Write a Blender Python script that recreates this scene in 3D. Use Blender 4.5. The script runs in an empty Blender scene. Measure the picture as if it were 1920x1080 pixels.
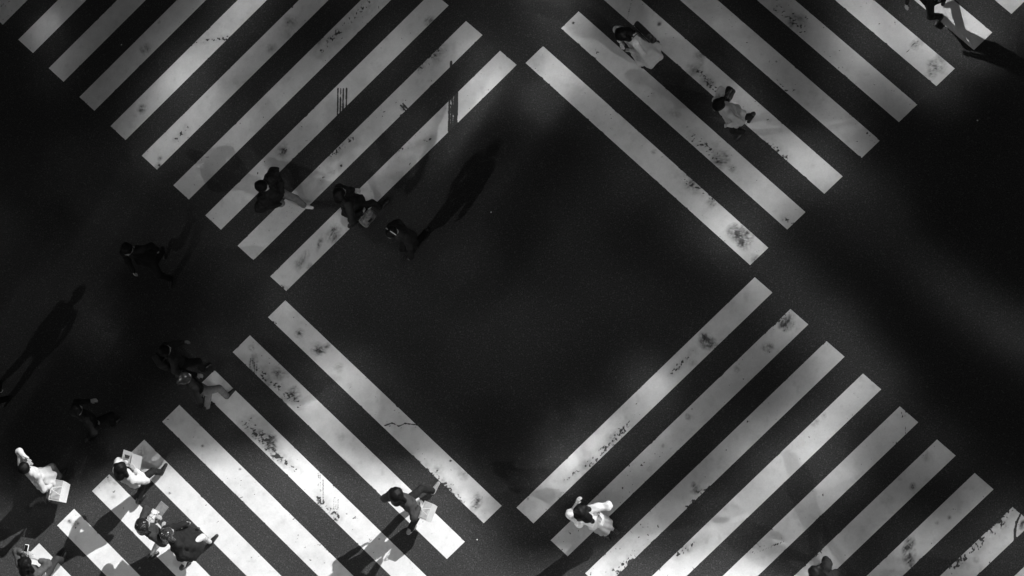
import bpy, math, random
import numpy as np
from mathutils import Vector, Matrix

scene = bpy.context.scene
rad = math.radians
random.seed(4)

# ---------------------------------------------------------------- camera, sky, sun, exposure
CAM_LOC = (21.012, -15.396, 61.367)
CAM_AXES = [(0.946081, 0.0, -0.323931), (0.074811, 0.972966, 0.218494), (0.315174, -0.230947, 0.920505)]
SUN_AZ, SUN_EL = rad(35.0), rad(34.5)          # where the sun stands
BOUNCE_AZ = rad(233.0)                          # where the sun's reflection in the glass front stands

cam_data = bpy.data.cameras.new('camera')
cam_data.sensor_width = 36.0
cam_data.lens = 7000.0 / 1920.0 * 36.0
cam_data.clip_start = 1.0
cam_data.clip_end = 2000.0
cam = bpy.data.objects.new('camera', cam_data)
scene.collection.objects.link(cam)
_m = Matrix([CAM_AXES[0], CAM_AXES[1], CAM_AXES[2]]).transposed().to_4x4()
_m.translation = CAM_LOC
cam.matrix_world = _m
scene.camera = cam

world = bpy.data.worlds.new('World')
scene.world = world
world.use_nodes = True
_nt = world.node_tree
_sky = _nt.nodes.new('ShaderNodeTexSky')
_sky.sky_type = 'NISHITA'
_sky.sun_disc = False
_sky.sun_elevation = SUN_EL
_sky.sun_rotation = rad(90.0) - SUN_AZ
_sky.air_density = 0.42
_sky.dust_density = 0.1
_hs = _nt.nodes.new('ShaderNodeHueSaturation')
_hs.inputs['Saturation'].default_value = 0.0    # the picture is black and white
_nt.links.new(_sky.outputs['Color'], _hs.inputs['Color'])
_nt.links.new(_hs.outputs['Color'], _nt.nodes['Background'].inputs['Color'])
_nt.nodes['Background'].inputs['Strength'].default_value = SKY_STRENGTH = 0.05

sun_data = bpy.data.lights.new('sun', 'SUN')
sun_data.energy = 5.0
sun_data.angle = rad(0.5)
sun_data.color = (1.0, 1.0, 1.0)
sun = bpy.data.objects.new('sun', sun_data)
scene.collection.objects.link(sun)
SUN_H = Vector((math.cos(SUN_AZ), math.sin(SUN_AZ)))
sun.rotation_euler = Vector((-SUN_H.x * math.cos(SUN_EL), -SUN_H.y * math.cos(SUN_EL), -math.sin(SUN_EL))).to_track_quat('-Z', 'Y').to_euler()
sun.location = (40, 28, 60)

scene.view_settings.view_transform = 'Standard'
scene.view_settings.look = 'None'
scene.view_settings.gamma = 1.0
scene.view_settings.exposure = 0.35
cy = scene.cycles
cy.use_denoising = True
cy.denoiser = 'OPENIMAGEDENOISE'
cy.sample_clamp_indirect = 0.0
cy.blur_glossy = 0.0
cy.caustics_reflective = True
cy.max_bounces = 5
cy.use_guiding = True                           # finds the sunlight mirrored by the glass front
cy.use_surface_guiding = True
cy.surface_guiding_probability = 0.65
cy.guiding_training_samples = 64

# ---------------------------------------------------------------- measured layout (metres on the ground)
CROSSINGS = {'BL': {'across': (-0.336, -0.292), 'along': (4.176, -4.037), 'count': 10, 'origin': (-4.366, 0.105), 'step': (-0.688, -0.603)},
 'BR': {'across': (0.314, -0.299), 'along': (4.399, 3.828), 'count': 10, 'origin': (0.085, -3.979), 'step': (0.632, -0.617)},
 'TL': {'across': (-0.319, 0.299), 'along': (4.444, 3.866), 'count': 12, 'origin': (-4.352, 0.278), 'step': (-0.658, 0.631)},
 'TR': {'across': (0.333, 0.286), 'along': (4.143, -4.092), 'count': 9, 'origin': (0.261, 4.164), 'step': (0.679, 0.587)}}
GLINTS = [(-10.29, 6.24, 26), (-9.65, 5.48, 26), (-9.37, 5.77, 120), (-8.99, 6.11, 34), (-8.55, 6.06, 56), (-9.07, 4.95, 70), (-8.53, 5.42, 24), (-7.77, 5.98, 25), (-8.39, 4.31, 26), (-7.53, 5.01, 36), (-6.67, 5.76, 58), (-7.76, 3.68, 65), (-7.28, 4.05, 115), (-6.64, 4.61, 151), (-5.9, 5.16, 133), (-5.15, 5.71, 128), (-7.09, 3.0, 115), (-6.51, 3.46, 127), (-6.09, 3.89, 131), (-5.34, 4.49, 85), (-4.6, 5.03, 63), (-3.97, 5.59, 63), (-6.43, 2.38, 74), (-5.64, 2.97, 105), (-4.8, 3.71, 106), (-3.95, 4.35, 84), (-3.12, 5.09, 62), (-5.77, 1.76, 94), (-4.99, 2.4, 104), (-4.15, 3.04, 72), (-3.31, 3.78, 100), (-2.27, 4.49, 105), (-1.65, 5.25, 70), (-5.12, 1.1, 106), (-4.34, 1.74, 92), (-3.51, 2.58, 115), (-2.68, 3.21, 85), (-1.65, 4.03, 56), (-0.82, 4.81, 104), (-4.43, 0.49, 106), (-3.7, 1.08, 105), (-2.87, 1.82, 108), (-2.05, 2.55, 143), (-1.43, 3.1, 155), (-0.82, 3.64, 161), (-0.41, 4.01, 219), (-0.05, 4.28, 108), (0.46, 4.23, 133), (0.81, 3.79, 189), (1.32, 3.34, 103), (1.91, 2.79, 84), (2.41, 2.15, 100), (2.99, 1.61, 101), (3.58, 1.08, 133), (4.15, 0.64, 170), (4.58, 0.27, 140), (1.17, 4.81, 173), (1.52, 4.42, 88), (2.22, 3.75, 98), (3.01, 2.99, 62), (3.69, 2.33, 94), (4.36, 1.69, 109), (4.84, 1.26, 163), (5.27, 0.89, 57), (2.03, 5.07, 49), (2.82, 4.49, 98), (3.41, 3.84, 86), (3.8, 3.4, 32), (4.19, 2.97, 142), (4.67, 2.54, 90), (5.15, 2.11, 135), (5.71, 1.57, 163), (6.0, 1.5, 135), (3.43, 4.93, 68), (4.4, 4.04, 96), (5.17, 3.37, 32), (5.64, 2.94, 48), (6.02, 2.61, 138), (6.49, 2.13, 46), (4.8, 4.69, 20), (5.38, 4.33, 33), (5.95, 3.78, 96), (6.33, 3.5, 128), (6.7, 3.18, 30), (7.26, 2.64, 23), (6.35, 4.63, 131), (6.92, 4.08, 174), (7.48, 3.59, 156), (7.94, 3.2, 172), (7.88, 4.47, 146), (8.61, 3.72, 210), (9.1, 4.34, 139), (-4.52, -0.05, 133), (-4.1, -0.48, 99), (-3.68, -0.86, 135), (-3.26, -1.33, 174), (-2.74, -1.71, 124), (-2.22, -2.19, 123), (-1.71, -2.7, 101), (-1.3, -3.12, 150), (-0.6, -3.92, 150), (-5.14, -0.7, 97), (-4.5, -1.25, 98), (-4.13, -1.67, 115), (-3.92, -1.93, 183), (-3.45, -2.3, 146), (-3.03, -2.72, 125), (-2.72, -3.03, 130), (-5.66, -1.27, 91), (-5.12, -1.8, 107), (-4.7, -2.22, 112), (-4.43, -2.53, 60), (-4.06, -2.85, 150), (-6.6, -1.85, 83), (-6.17, -2.32, 91), (-5.74, -2.75, 110), (-7.17, -2.46, 100), (-6.79, -2.88, 110), (-7.85, -3.11, 110), (-2.61, -4.29, 112), (-4.67, -4.18, 112), (-7.29, -4.23, 110), (-9.34, -3.92, 105), (-3.63, -4.72, 112), (-1.6, -4.82, 112), (0.25, -4.07, 122), (0.69, -3.62, 170), (1.29, -3.18, 198), (1.78, -2.73, 163), (2.17, -2.33, 83), (2.57, -1.93, 185), (2.86, -1.66, 65), (3.35, -1.22, 87), (3.84, -0.87, 84), (4.33, -0.43, 91), (4.67, -0.31, 138), (0.89, -4.67, 101), (1.67, -3.96, 28), (2.07, -3.6, 27), (2.26, -3.47, 140), (2.75, -2.98, 136), (3.24, -2.54, 82), (3.83, -2.01, 81), (4.51, -1.49, 70), (5.09, -1.06, 123), (1.47, -5.17, 140), (1.86, -4.86, 150), (2.35, -4.42, 174), (2.84, -3.98, 63), (3.42, -3.59, 58), (4.1, -2.93, 110), (4.68, -2.45, 53), (5.17, -2.01, 69), (5.75, -1.58, 131), (5.94, -1.54, 160), (2.73, -5.24, 150), (3.22, -4.89, 160), (3.7, -4.45, 205), (4.28, -3.92, 157), (4.76, -3.48, 179), (5.44, -2.87, 181), (6.01, -2.44, 157), (6.58, -2.11, 150), (4.16, -5.31, 165), (4.45, -5.05, 160), (5.03, -4.52, 139), (5.6, -4.09, 148), (5.98, -3.74, 186), (6.37, -3.4, 82), (6.94, -2.97, 91), (5.49, -5.19, 150), (6.15, -4.59, 69), (6.91, -3.98, 70), (7.57, -3.47, 89), (6.51, -5.43, 110), (7.07, -4.91, 130), (7.83, -4.31, 55), (8.39, -3.98, 71), (7.79, -5.5, 128), (8.26, -5.07, 150), (8.73, -4.73, 175), (8.91, -4.56, 77), (8.97, -5.6, 156), (-1.62, -0.07, 100), (-2.44, -0.41, 98), (-1.12, 0.68, 92), (-3.16, -0.85, 98), (-0.6, -0.54, 94), (0.4, -1.0, 90), (0.4, -2.07, 90), (-0.6, -1.52, 88), (-1.61, -1.64, 84), (-0.8, -2.47, 74), (0.4, 1.34, 74), (0.9, 0.32, 80), (1.41, 2.24, 70), (2.39, 0.69, 66), (3.37, -0.26, 66), (1.89, -0.34, 85), (2.38, -1.15, 75), (1.39, -1.65, 85), (-0.1, -3.0, 80), (-1.63, 2.01, 95), (-0.61, 2.42, 95), (-0.1, 3.08, 90), (5.89, 0.98, 80), (6.64, 0.44, 95), (7.38, -0.19, 108), (7.74, -0.5, 130), (8.29, -0.97, 155), (8.83, -1.38, 165), (9.28, -1.74, 165), (6.63, -0.13, 45), (7.18, -0.6, 42), (7.59, -0.96, 42), (8.14, -1.42, 42), (8.68, -1.83, 42), (9.17, -2.24, 42), (7.53, 0.18, 48), (8.03, -0.29, 45), (8.57, -0.71, 48), (9.11, -1.12, 50), (8.14, 0.41, 45), (9.06, 0.15, 50), (8.63, 1.13, 45), (8.19, 2.12, 45), (9.15, 2.99, 45), (7.16, -1.3, 45), (8.52, -2.61, 45), (8.95, -3.56, 45), (7.89, -2.1, 45), (-9.47, 0.11, 84), (-8.82, 0.47, 84), (-9.77, -0.88, 80), (-8.41, 1.26, 80), (-9.73, 1.37, 75), (-7.93, -0.2, 90), (-7.4, -0.04, 55), (-6.87, 0.43, 55), (-6.35, 1.1, 75), (-8.45, -0.97, 60), (-8.97, -1.95, 55), (-7.37, -1.25, 50), (-7.99, 2.05, 80), (-9.09, 2.14, 60), (-9.68, 3.23, 50), (-8.57, 3.13, 60), (-7.45, 2.21, 75), (-9.72, 4.28, 50), (-5.27, 0.2, 70)]
SHADE_EDGE = [(7.9, -16.39), (5.16, -12.68), (3.15, -10.4), (2.6, -10.1), (2.35, -9.3), (2.02, -7.98), (1.77, -7.51), (1.38, -6.94), (0.93, -6.1), (0.46, -5.15), (-0.1, -4.65), (-0.65, -4.4), (-1.14, -4.0), (-1.54, -3.22), (-1.98, -2.91), (-2.38, -2.82), (-2.76, -2.88), (-3.24, -3.04), (-3.82, -3.04), (-4.3, -2.65), (-4.54, -2.1), (-4.91, -1.64), (-5.48, -0.97), (-6.34, 0.18), (-7.12, 0.79), (-7.94, 1.01), (-9.55, 1.32), (-13.24, 2.51)]
WEAR = [('blob', -7.256, 5.193, 0.133, 0.7, 1.0, 0), ('blob', -7.016, 5.672, 0.048, 0.6, 1.0, 0), ('blob', -7.336, 4.002, 0.105, 0.9, 1.0, 0), ('blob', -6.96, 2.862, 0.086, 1.2, 1.0, 0),
 ('blob', -6.931, 3.004, 0.048, 1.0, 1.0, 0), ('blob', -4.464, 2.938, 0.143, 0.6, 1.0, 0), ('blob', -4.342, 5.42, 0.152, 0.6, 1.0, 0), ('blob', -4.392, 5.198, 0.114, 0.5, 1.0, 0),
 ('blob', -4.708, 4.92, 0.114, 0.5, 1.0, 0), ('blob', -4.464, 2.927, 0.076, 0.7, 1.0, 0), ('blob', -3.334, 5.576, 0.095, 0.5, 1.0, 0), ('blob', -3.751, 5.0, 0.095, 0.3, 1.0, 0),
 ('blob', -1.59, 5.161, 0.114, 0.8, 1.0, 0), ('blob', -1.441, 4.514, 0.21, 0.5, 1.0, 0), ('blob', -1.751, 4.291, 0.133, 0.5, 1.0, 0), ('blob', -3.411, 1.281, 0.171, 0.9, 1.0, 0),
 ('blob', -3.702, 1.124, 0.048, 0.9, 3, 1.3), ('blob', -4.053, 0.812, 0.105, 0.9, 2, 0.9), ('blob', -3.905, 0.7, 0.076, 0.6, 1.0, 0), ('blob', -4.339, 0.274, 0.086, 0.8, 1.0, 0),
 ('blob', -4.424, 0.34, 0.067, 0.7, 1.0, 0), ('blob', -3.315, 3.881, 0.048, 0.3, 1.0, 0), ('blob', -2.089, 3.532, 0.067, 0.9, 1.0, 0), ('blob', 4.232, 0.636, 0.162, 1.3, 1.0, 0),
 ('blob', 4.346, 0.53, 0.171, 0.9, 1.0, 0), ('blob', 4.107, 0.743, 0.105, 1, 1.0, 0), ('blob', 4.505, 0.162, 0.095, 1.4, 1.0, 0), ('blob', 3.387, 1.629, 0.152, 0.7, 1.0, 0),
 ('blob', 3.725, 1.259, 0.095, 0.6, 1.0, 0), ('blob', 2.655, 2.28, 0.057, 0.5, 1.0, 0), ('blob', 3.93, 2.02, 0.19, 0.8, 1.0, 0), ('blob', 4.094, 1.859, 0.086, 0.8, 1.0, 0),
 ('blob', 3.057, 2.933, 0.133, 0.4, 1.0, 0), ('blob', 3.837, 2.321, 0.076, 0.4, 1.0, 0), ('blob', 3.543, 3.973, 0.133, 0.6, 1.0, 0), ('blob', 3.412, 3.738, 0.152, 0.7, 1.0, 0),
 ('blob', 3.655, 3.468, 0.133, 0.5, 1.0, 0), ('blob', 2.796, 4.644, 0.043, 2.2, 1.0, 0), ('blob', 1.171, 4.829, 0.024, 2.2, 1.0, 0), ('blob', 5.363, 4.482, 0.133, 0.5, 1.0, 0),
 ('blob', 5.215, 4.399, 0.095, 0.5, 1.0, 0), ('blob', 7.481, 3.808, 0.095, 0.9, 1.6, 0.6), ('blob', 7.811, 3.388, 0.181, 1.0, 1.0, 0), ('blob', 7.703, 3.224, 0.095, 0.6, 1.0, 0),
 ('blob', -4.077, -0.513, 0.095, 1.0, 1.0, 0), ('blob', -3.697, -0.878, 0.124, 1.1, 1.0, 0), ('blob', -3.521, -0.801, 0.067, 0.7, 1.0, 0), ('blob', -3.309, -1.231, 0.095, 0.4, 1.0, 0),
 ('blob', -2.436, -0.898, 0.038, 0.4, 1.0, 0), ('blob', -0.668, -3.863, 0.095, 1.2, 2.2, 1.25), ('blob', -1.152, -3.066, 0.024, 2.2, 1.0, 0), ('blob', -0.899, -3.332, 0.095, 0.5, 1.0, 0),
 ('blob', -1.403, -3.205, 0.114, 0.5, 1.0, 0), ('blob', -4.463, -1.249, 0.162, 1.0, 1.0, 0), ('blob', -4.186, -1.634, 0.143, 1.1, 1.0, 0), ('blob', -4.392, -1.768, 0.133, 0.7, 1.0, 0),
 ('blob', -5.017, -0.734, 0.057, 0.9, 1.0, 0), ('blob', -4.99, -1.034, 0.095, 0.8, 2, 1.4), ('blob', -4.711, -1.43, 0.114, 0.5, 1.0, 0), ('blob', -4.642, -2.47, 0.152, 0.9, 1.0, 0),
 ('blob', -4.566, -2.622, 0.086, 0.9, 1.0, 0), ('blob', -4.905, -2.306, 0.114, 0.6, 1.0, 0), ('blob', -3.243, -2.51, 0.076, 0.3, 1.0, 0), ('blob', -7.64, -3.027, 0.095, 0.7, 1.0, 0),
 ('blob', -7.707, -3.34, 0.057, 0.5, 1.0, 0), ('blob', -8.498, -3.81, 0.086, 0.8, 1.0, 0), ('blob', -8.586, -3.746, 0.048, 0.9, 1.0, 0), ('blob', -8.412, -3.795, 0.038, 0.9, 1.0, 0),
 ('blob', -7.171, -2.559, 0.124, 0.7, 1.0, 0), ('blob', -7.801, -3.017, 0.076, 0.5, 1.0, 0), ('blob', -5.207, -2.975, 0.029, 1.2, 1.0, 0), ('blob', -5.952, -2.496, 0.029, 1.2, 1.0, 0),
 ('blob', -6.589, -3.336, 0.029, 1.2, 1.0, 0), ('blob', 3.615, -1.245, 0.152, 1.2, 1.0, 0), ('blob', 3.529, -1.153, 0.086, 1.0, 1.0, 0), ('blob', 3.788, -1.344, 0.095, 0.6, 1.0, 0),
 ('blob', 3.349, -1.599, 0.076, 0.4, 1.0, 0), ('blob', 5.071, -1.009, 0.162, 1.0, 1.0, 0), ('blob', 4.994, -1.069, 0.095, 1.0, 1.0, 0), ('blob', 4.701, -1.409, 0.114, 0.8, 1.0, 0),
 ('blob', 4.139, -1.768, 0.057, 0.8, 1.0, 0), ('blob', 3.242, -2.551, 0.057, 0.8, 1.0, 0), ('blob', 2.781, -3.043, 0.029, 1.3, 1.0, 0), ('blob', 3.371, -3.851, 0.086, 0.9, 1.0, 0),
 ('blob', 3.324, -3.754, 0.048, 1.0, 1.0, 0), ('blob', 0.298, -3.833, 0.033, 1.6, 1.0, 0), ('blob', 1.877, -2.834, 0.133, 0.4, 1.0, 0), ('blob', 3.215, -4.889, 0.105, 0.7, 1.0, 0),
 ('blob', 5.532, -2.804, 0.086, 0.6, 1.0, 0), ('blob', 5.676, -2.701, 0.067, 0.5, 1.0, 0), ('blob', 7.207, -4.021, 0.057, 1.1, 1.0, 0), ('blob', 7.015, -3.529, 0.095, 0.5, 1.0, 0),
 ('blob', 7.46, -3.511, 0.095, 0.5, 1.0, 0), ('blob', 7.114, -5.143, 0.105, 1.5, 2.6, 1.5), ('blob', 7.818, -4.588, 0.038, 0.9, 1.0, 0), ('blob', 7.605, -4.667, 0.038, 0.7, 1.0, 0),
 ('blob', 8.254, -5.34, 0.057, 0.6, 1.0, 0), ('blob', 5.206, -5.134, 0.057, 0.5, 1.0, 0), ('blob', 4.455, -4.863, 0.133, 0.4, 1.0, 0), ('line', [(-3.38, 4.03), (-3.385, 3.521)], 0.019, 1.3),
 ('line', [(-3.327, 4.025), (-3.332, 3.516)], 0.019, 1.3), ('line', [(-3.275, 4.02), (-3.279, 3.511)], 0.019, 1.3), ('line', [(-3.211, 4.014), (-3.216, 3.505)], 0.019, 1.3),
 ('line', [(-1.2, 3.742), (-1.207, 3.037)], 0.0248, 1.5), ('line', [(-1.148, 3.737), (-1.156, 3.033)], 0.0248, 1.5), ('line', [(-1.097, 3.732), (-1.104, 3.028)], 0.0248, 1.5),
 ('line', [(-1.055, 3.728), (-1.063, 3.024)], 0.0248, 1.5), ('line', [(-1.171, 4.326), (-1.17, 4.123)], 0.0286, 1.2), ('line', [(-2.152, 3.599), (-2.026, 3.456)], 0.019, 1.0),
 ('line', [(-2.11, 3.625), (-1.995, 3.493)], 0.019, 1.0), ('line', [(-3.678, -3.126), (-3.671, -3.7)], 0.0143, 0.7), ('line', [(-3.637, -3.129), (-3.63, -3.702)], 0.0143, 0.7),
 ('line', [(-3.585, -3.132), (-3.578, -3.705)], 0.0143, 0.7), ('line', [(-3.377, -3.329), (-3.369, -4.008)], 0.0143, 0.6), ('line', [(-3.336, -3.331), (-3.328, -4.01)], 0.0143, 0.6),
 ('line', [(-3.295, -3.334), (-3.287, -4.012)], 0.0143, 0.6), ('line', [(-5.034, -0.932), (-5.051, -1.169)], 0.0114, 0.8), ('line', [(-4.991, -0.974), (-5.008, -1.212)], 0.0114, 0.8),
 ('line', [(-4.949, -1.017), (-4.965, -1.254)], 0.0114, 0.8), ('line', [(-4.906, -1.06), (-4.923, -1.297)], 0.0114, 0.8),
 ('line', [(-2.404, -2.349), (-2.271, -2.309), (-2.138, -2.376), (-2.016, -2.335), (-1.782, -2.379)], 0.0143, 1.1), ('line', [(-3.098, -1.619), (-2.638, -1.277)], 0.0095, 0.5),
 ('line', [(7.033, -2.817), (7.127, -2.777), (7.24, -2.71)], 0.0076, 0.5), ('line', [(7.1, -3.091), (7.095, -2.932), (7.035, -2.715)], 0.0095, 0.7),
 ('line', [(9.031, -4.61), (8.963, -4.743), (8.932, -4.877), (8.927, -5.013)], 0.021, 1.6), ('blob', 9.097, -4.796, 0.076, 1.8, 1.0, 0),
 ('line', [(4.358, -5.043), (4.928, -4.842)], 0.0114, 0.7), ('line', [(4.264, -4.927), (4.833, -4.883)], 0.0095, 0.6), ('line', [(4.696, -4.598), (5.022, -4.893)], 0.0114, 0.6),
 ('line', [(2.158, -4.505), (2.494, -4.757)], 0.0095, 0.5), ('line', [(7.483, 3.876), (7.287, 3.672)], 0.0114, 0.7), ('line', [(2.281, 5.148), (2.178, 4.757)], 0.0143, 0.7),
 ('edge', (-3.748, 4.794), (-2.807, 5.624), 0.086, 1.0), ('edge', (-1.751, 4.291), (-1.286, 4.702), 0.086, 0.8), ('edge', (-3.512, 2.781), (-3.096, 3.028), 0.076, 1.0),
 ('edge', (-3.3, 2.56), (-3.716, 2.293), 0.038, 1.0), ('edge', (-5.573, 5.234), (-6.33, 5.205), 0.038, 1.0), ('edge', (-2.674, 2.606), (-1.536, 2.906), 0.038, 1.0),
 ('edge', (-6.411, 3.968), (-6.943, 3.5), 0.057, 0.7), ('edge', (-6.614, 3.367), (-6.402, 3.554), 0.057, 1.0), ('edge', (3.242, 1.768), (3.755, 1.334), 0.086, 1.0),
 ('edge', (1.013, 3.272), (1.414, 2.887), 0.029, 1.0), ('edge', (3.397, 2.508), (3.833, 2.077), 0.076, 1.0), ('edge', (3.51, 3.679), (3.849, 3.301), 0.086, 0.9),
 ('edge', (4.948, 4.722), (5.475, 4.274), 0.076, 1.0), ('edge', (4.761, 2.286), (5.142, 1.912), 0.057, 1.0), ('edge', (5.359, 0.621), (5.027, 0.86), 0.057, 1.0),
 ('edge', (-4.819, -1.225), (-4.079, -1.848), 0.076, 1.0), ('edge', (-5.065, -2.148), (-4.481, -2.775), 0.114, 1.1), ('edge', (-4.481, -2.775), (-4.061, -3.093), 0.057, 1.0),
 ('edge', (-3.745, -3.55), (-3.308, -3.982), 0.076, 1.0), ('edge', (-3.653, -2.679), (-3.031, -3.107), 0.048, 1.0), ('edge', (-4.088, -1.176), (-3.146, -1.929), 0.038, 1.0),
 ('edge', (-2.012, -2.878), (-1.2, -3.506), 0.057, 1.0), ('edge', (-1.301, -3.452), (-0.898, -3.811), 0.038, 1.0), ('edge', (1.433, -3.282), (2.172, -2.615), 0.086, 1.0),
 ('edge', (0.99, -3.54), (1.384, -3.279), 0.038, 1.0), ('edge', (2.959, -1.762), (3.352, -1.408), 0.048, 1.0), ('edge', (5.095, -0.773), (4.609, -1.165), 0.067, 0.9),
 ('edge', (3.224, -4.142), (3.612, -3.837), 0.086, 1.0), ('edge', (1.91, -5.241), (2.25, -5.025), 0.114, 1.2), ('edge', (3.022, -4.972), (3.312, -4.801), 0.057, 1.0),
 ('edge', (7.84, -5.454), (8.682, -4.727), 0.105, 1.1), ('edge', (8.729, -4.684), (8.898, -4.512), 0.067, 1.0), ('edge', (4.65, -4.549), (5.225, -4.071), 0.038, 1.0),
 ('edge', (6.572, -2.573), (5.808, -3.176), 0.038, 1.0), ('edge', (5.202, -5.318), (5.583, -5.016), 0.057, 1.0), ('edge', (-8.175, -3.094), (-7.807, -2.818), 0.076, 1.0),
 ('edge', (-6.451, -3.835), (-5.701, -4.511), 0.038, 1.0)]
LITTER = [(-0.395, 1.43), (8.505, 2.321), (-7.775, 5.307), (-0.646, -4.512)]
PEOPLE = {'hooded': {'root': (-4.261, 1.866), 'heading': -0.31, 'height': 1.68, 'feet': [(0.292, 0.01), (-0.32, 0.045)]},
 'tote': {'root': (-2.792, 1.561), 'heading': 0.629, 'height': 1.64, 'feet': [(-0.258, -0.048), (0.338, -0.035)]},
 'headphones': {'root': (-1.66, 0.89), 'heading': -2.213, 'height': 1.64, 'feet': [(-0.206, -0.165), (0.244, -0.12)]},
 'black_suit': {'root': (-6.832, 0.995), 'heading': -1.52, 'height': 1.74, 'feet': [(0.365, 0.17), (-0.159, 0.131)]},
 'backpack_grey': {'root': (-6.097, -1.049), 'heading': 0.578, 'height': 1.62, 'feet': [(-0.264, 0.013), (0.14, -0.08)]},
 'bun': {'root': (-5.709, -1.604), 'heading': 0.654, 'height': 1.62, 'feet': [(-0.181, -0.169), (0.221, -0.139)]},
 'grey_arm': {'root': (-7.806, -2.004), 'heading': 0.73, 'height': 1.64, 'feet': [(-0.404, 0.015), (0.103, -0.003)]},
 'white_coat': {'root': (-8.782, -3.032), 'heading': 1.005, 'height': 1.66, 'feet': [(0.145, 0.01), (-0.313, 0.038)]},
 'papers': {'root': (-6.973, -3.235), 'heading': 0.947, 'height': 1.64, 'feet': [(-0.228, -0.045), (0.4, 0.031)]},
 'pair_far': {'root': (-6.49, -4.188), 'heading': 0.578, 'height': 1.64, 'feet': [(-0.449, -0.104), (0.378, -0.129)]},
 'pair_near': {'root': (-5.997, -4.384), 'heading': 0.73, 'height': 1.62, 'feet': [(-0.359, -0.169), (0.289, -0.074)]},
 'phone': {'root': (-8.829, -4.797), 'heading': 1.079, 'height': 1.66, 'feet': [(-0.595, -0.011), (0.396, 0.101)]},
 'white_bag': {'root': (-1.648, -3.956), 'heading': 0.923, 'height': 1.68, 'feet': [(0.428, 0.024), (-0.362, 0.016)]},
 'white_tee': {'root': (1.77, -4.418), 'heading': 2.332, 'height': 1.6, 'feet': [(-0.162, -0.14), (-0.111, 0.217)]},
 'long_skirt': {'root': (2.609, 4.07), 'heading': -2.411, 'height': 1.62, 'feet': [(0.109, 0.017), (-0.174, 0.032)]},
 'pale_blouse': {'root': (4.335, 2.606), 'heading': -2.411, 'height': 1.62, 'feet': [(0.128, 0.054), (-0.177, 0.068)]},
 'bottom_edge': {'root': (5.882, -5.672), 'heading': 2.463, 'height': 1.7, 'feet': [(-0.029, 0.217), (-0.191, -0.182)]},
 'top_edge': {'root': (7.815, 4.367), 'heading': -2.136, 'height': 1.68, 'feet': [(0.089, 0.139), (-0.233, 0.134)]},
 'left_edge': {'root': (-9.897, -1.272), 'heading': -2.258, 'height': 1.7, 'feet': [(0.102, 0.029), (-0.009, -0.303)]}}


# ---------------------------------------------------------------- helpers
def link(o, parent=None):
    scene.collection.objects.link(o)
    if parent is not None:
        o.parent = parent
    return o

def mesh_obj(name, verts, faces, mat=None, parent=None, smooth=False):
    me = bpy.data.meshes.new(name)
    me.from_pydata([tuple(map(float, v)) for v in verts], [], [tuple(map(int, f)) for f in faces])
    me.update()
    if smooth:
        me.shade_smooth()
    if mat is not None:
        me.materials.append(mat)
    return link(bpy.data.objects.new(name, me), parent)

def empty(name, loc, rz=0.0):
    o = bpy.data.objects.new(name, None)
    o.location = loc
    o.rotation_euler = (0, 0, rz)
    o.empty_display_size = 0.1
    return link(o)

def tag(o, label, category=None, group=None, kind=None):
    o['label'] = label
    if category: o['category'] = category
    if group: o['group'] = group
    if kind: o['kind'] = kind
    return o

_mats = {}
def plain(name, v, rough=0.8, spec=0.3, noise=0.0, scale=30.0, sheen=0.0, bump=0.0):
    """a neutral grey material with a little procedural unevenness"""
    if name in _mats: return _mats[name]
    m = bpy.data.materials.new(name); m.use_nodes = True
    nt = m.node_tree; b = nt.nodes['Principled BSDF']
    b.inputs['Roughness'].default_value = rough
    b.inputs['Specular IOR Level'].default_value = spec
    if sheen: b.inputs['Sheen Weight'].default_value = sheen
    tc = nt.nodes.new('ShaderNodeTexCoord')
    n = nt.nodes.new('ShaderNodeTexNoise'); n.inputs['Scale'].default_value = scale; n.inputs['Detail'].default_value = 4
    nt.links.new(tc.outputs['Object'], n.inputs['Vector'])
    mr = nt.nodes.new('ShaderNodeMapRange')
    mr.inputs['From Min'].default_value = 0.3; mr.inputs['From Max'].default_value = 0.7
    mr.inputs['To Min'].default_value = v * (1 - noise); mr.inputs['To Max'].default_value = v * (1 + noise)
    nt.links.new(n.outputs['Fac'], mr.inputs['Value'])
    nt.links.new(mr.outputs['Result'], b.inputs['Base Color'])
    if bump:
        bp = nt.nodes.new('ShaderNodeBump'); bp.inputs['Strength'].default_value = bump; bp.inputs['Distance'].default_value = 0.01
        nt.links.new(n.outputs['Fac'], bp.inputs['Height']); nt.links.new(bp.outputs['Normal'], b.inputs['Normal'])
    _mats[name] = m
    return m

def hash2(ix, iy, seed):
    h = (ix.astype(np.int64) * 374761393 + iy.astype(np.int64) * 668265263 + seed * 974711) & 0x7fffffff
    h = ((h ^ (h >> 13)) * 1274126177) & 0x7fffffff
    return ((h ^ (h >> 16)) & 0xffff) / 65535.0

def vnoise(x, y, seed=0):
    ix = np.floor(x); iy = np.floor(y); fx = x - ix; fy = y - iy
    fx = fx * fx * (3 - 2 * fx); fy = fy * fy * (3 - 2 * fy)
    a = hash2(ix, iy, seed); b = hash2(ix + 1, iy, seed); c = hash2(ix, iy + 1, seed); d = hash2(ix + 1, iy + 1, seed)
    return (a * (1 - fx) + b * fx) * (1 - fy) + (c * (1 - fx) + d * fx) * fy

def fbm(x, y, seed=0, octaves=4):
    s = 0.0; a = 0.5
    for k in range(octaves):
        s = s + a * vnoise(x * 2 ** k, y * 2 ** k, seed + k * 17); a *= 0.5
    return s / (1 - 0.5 ** octaves)

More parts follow.
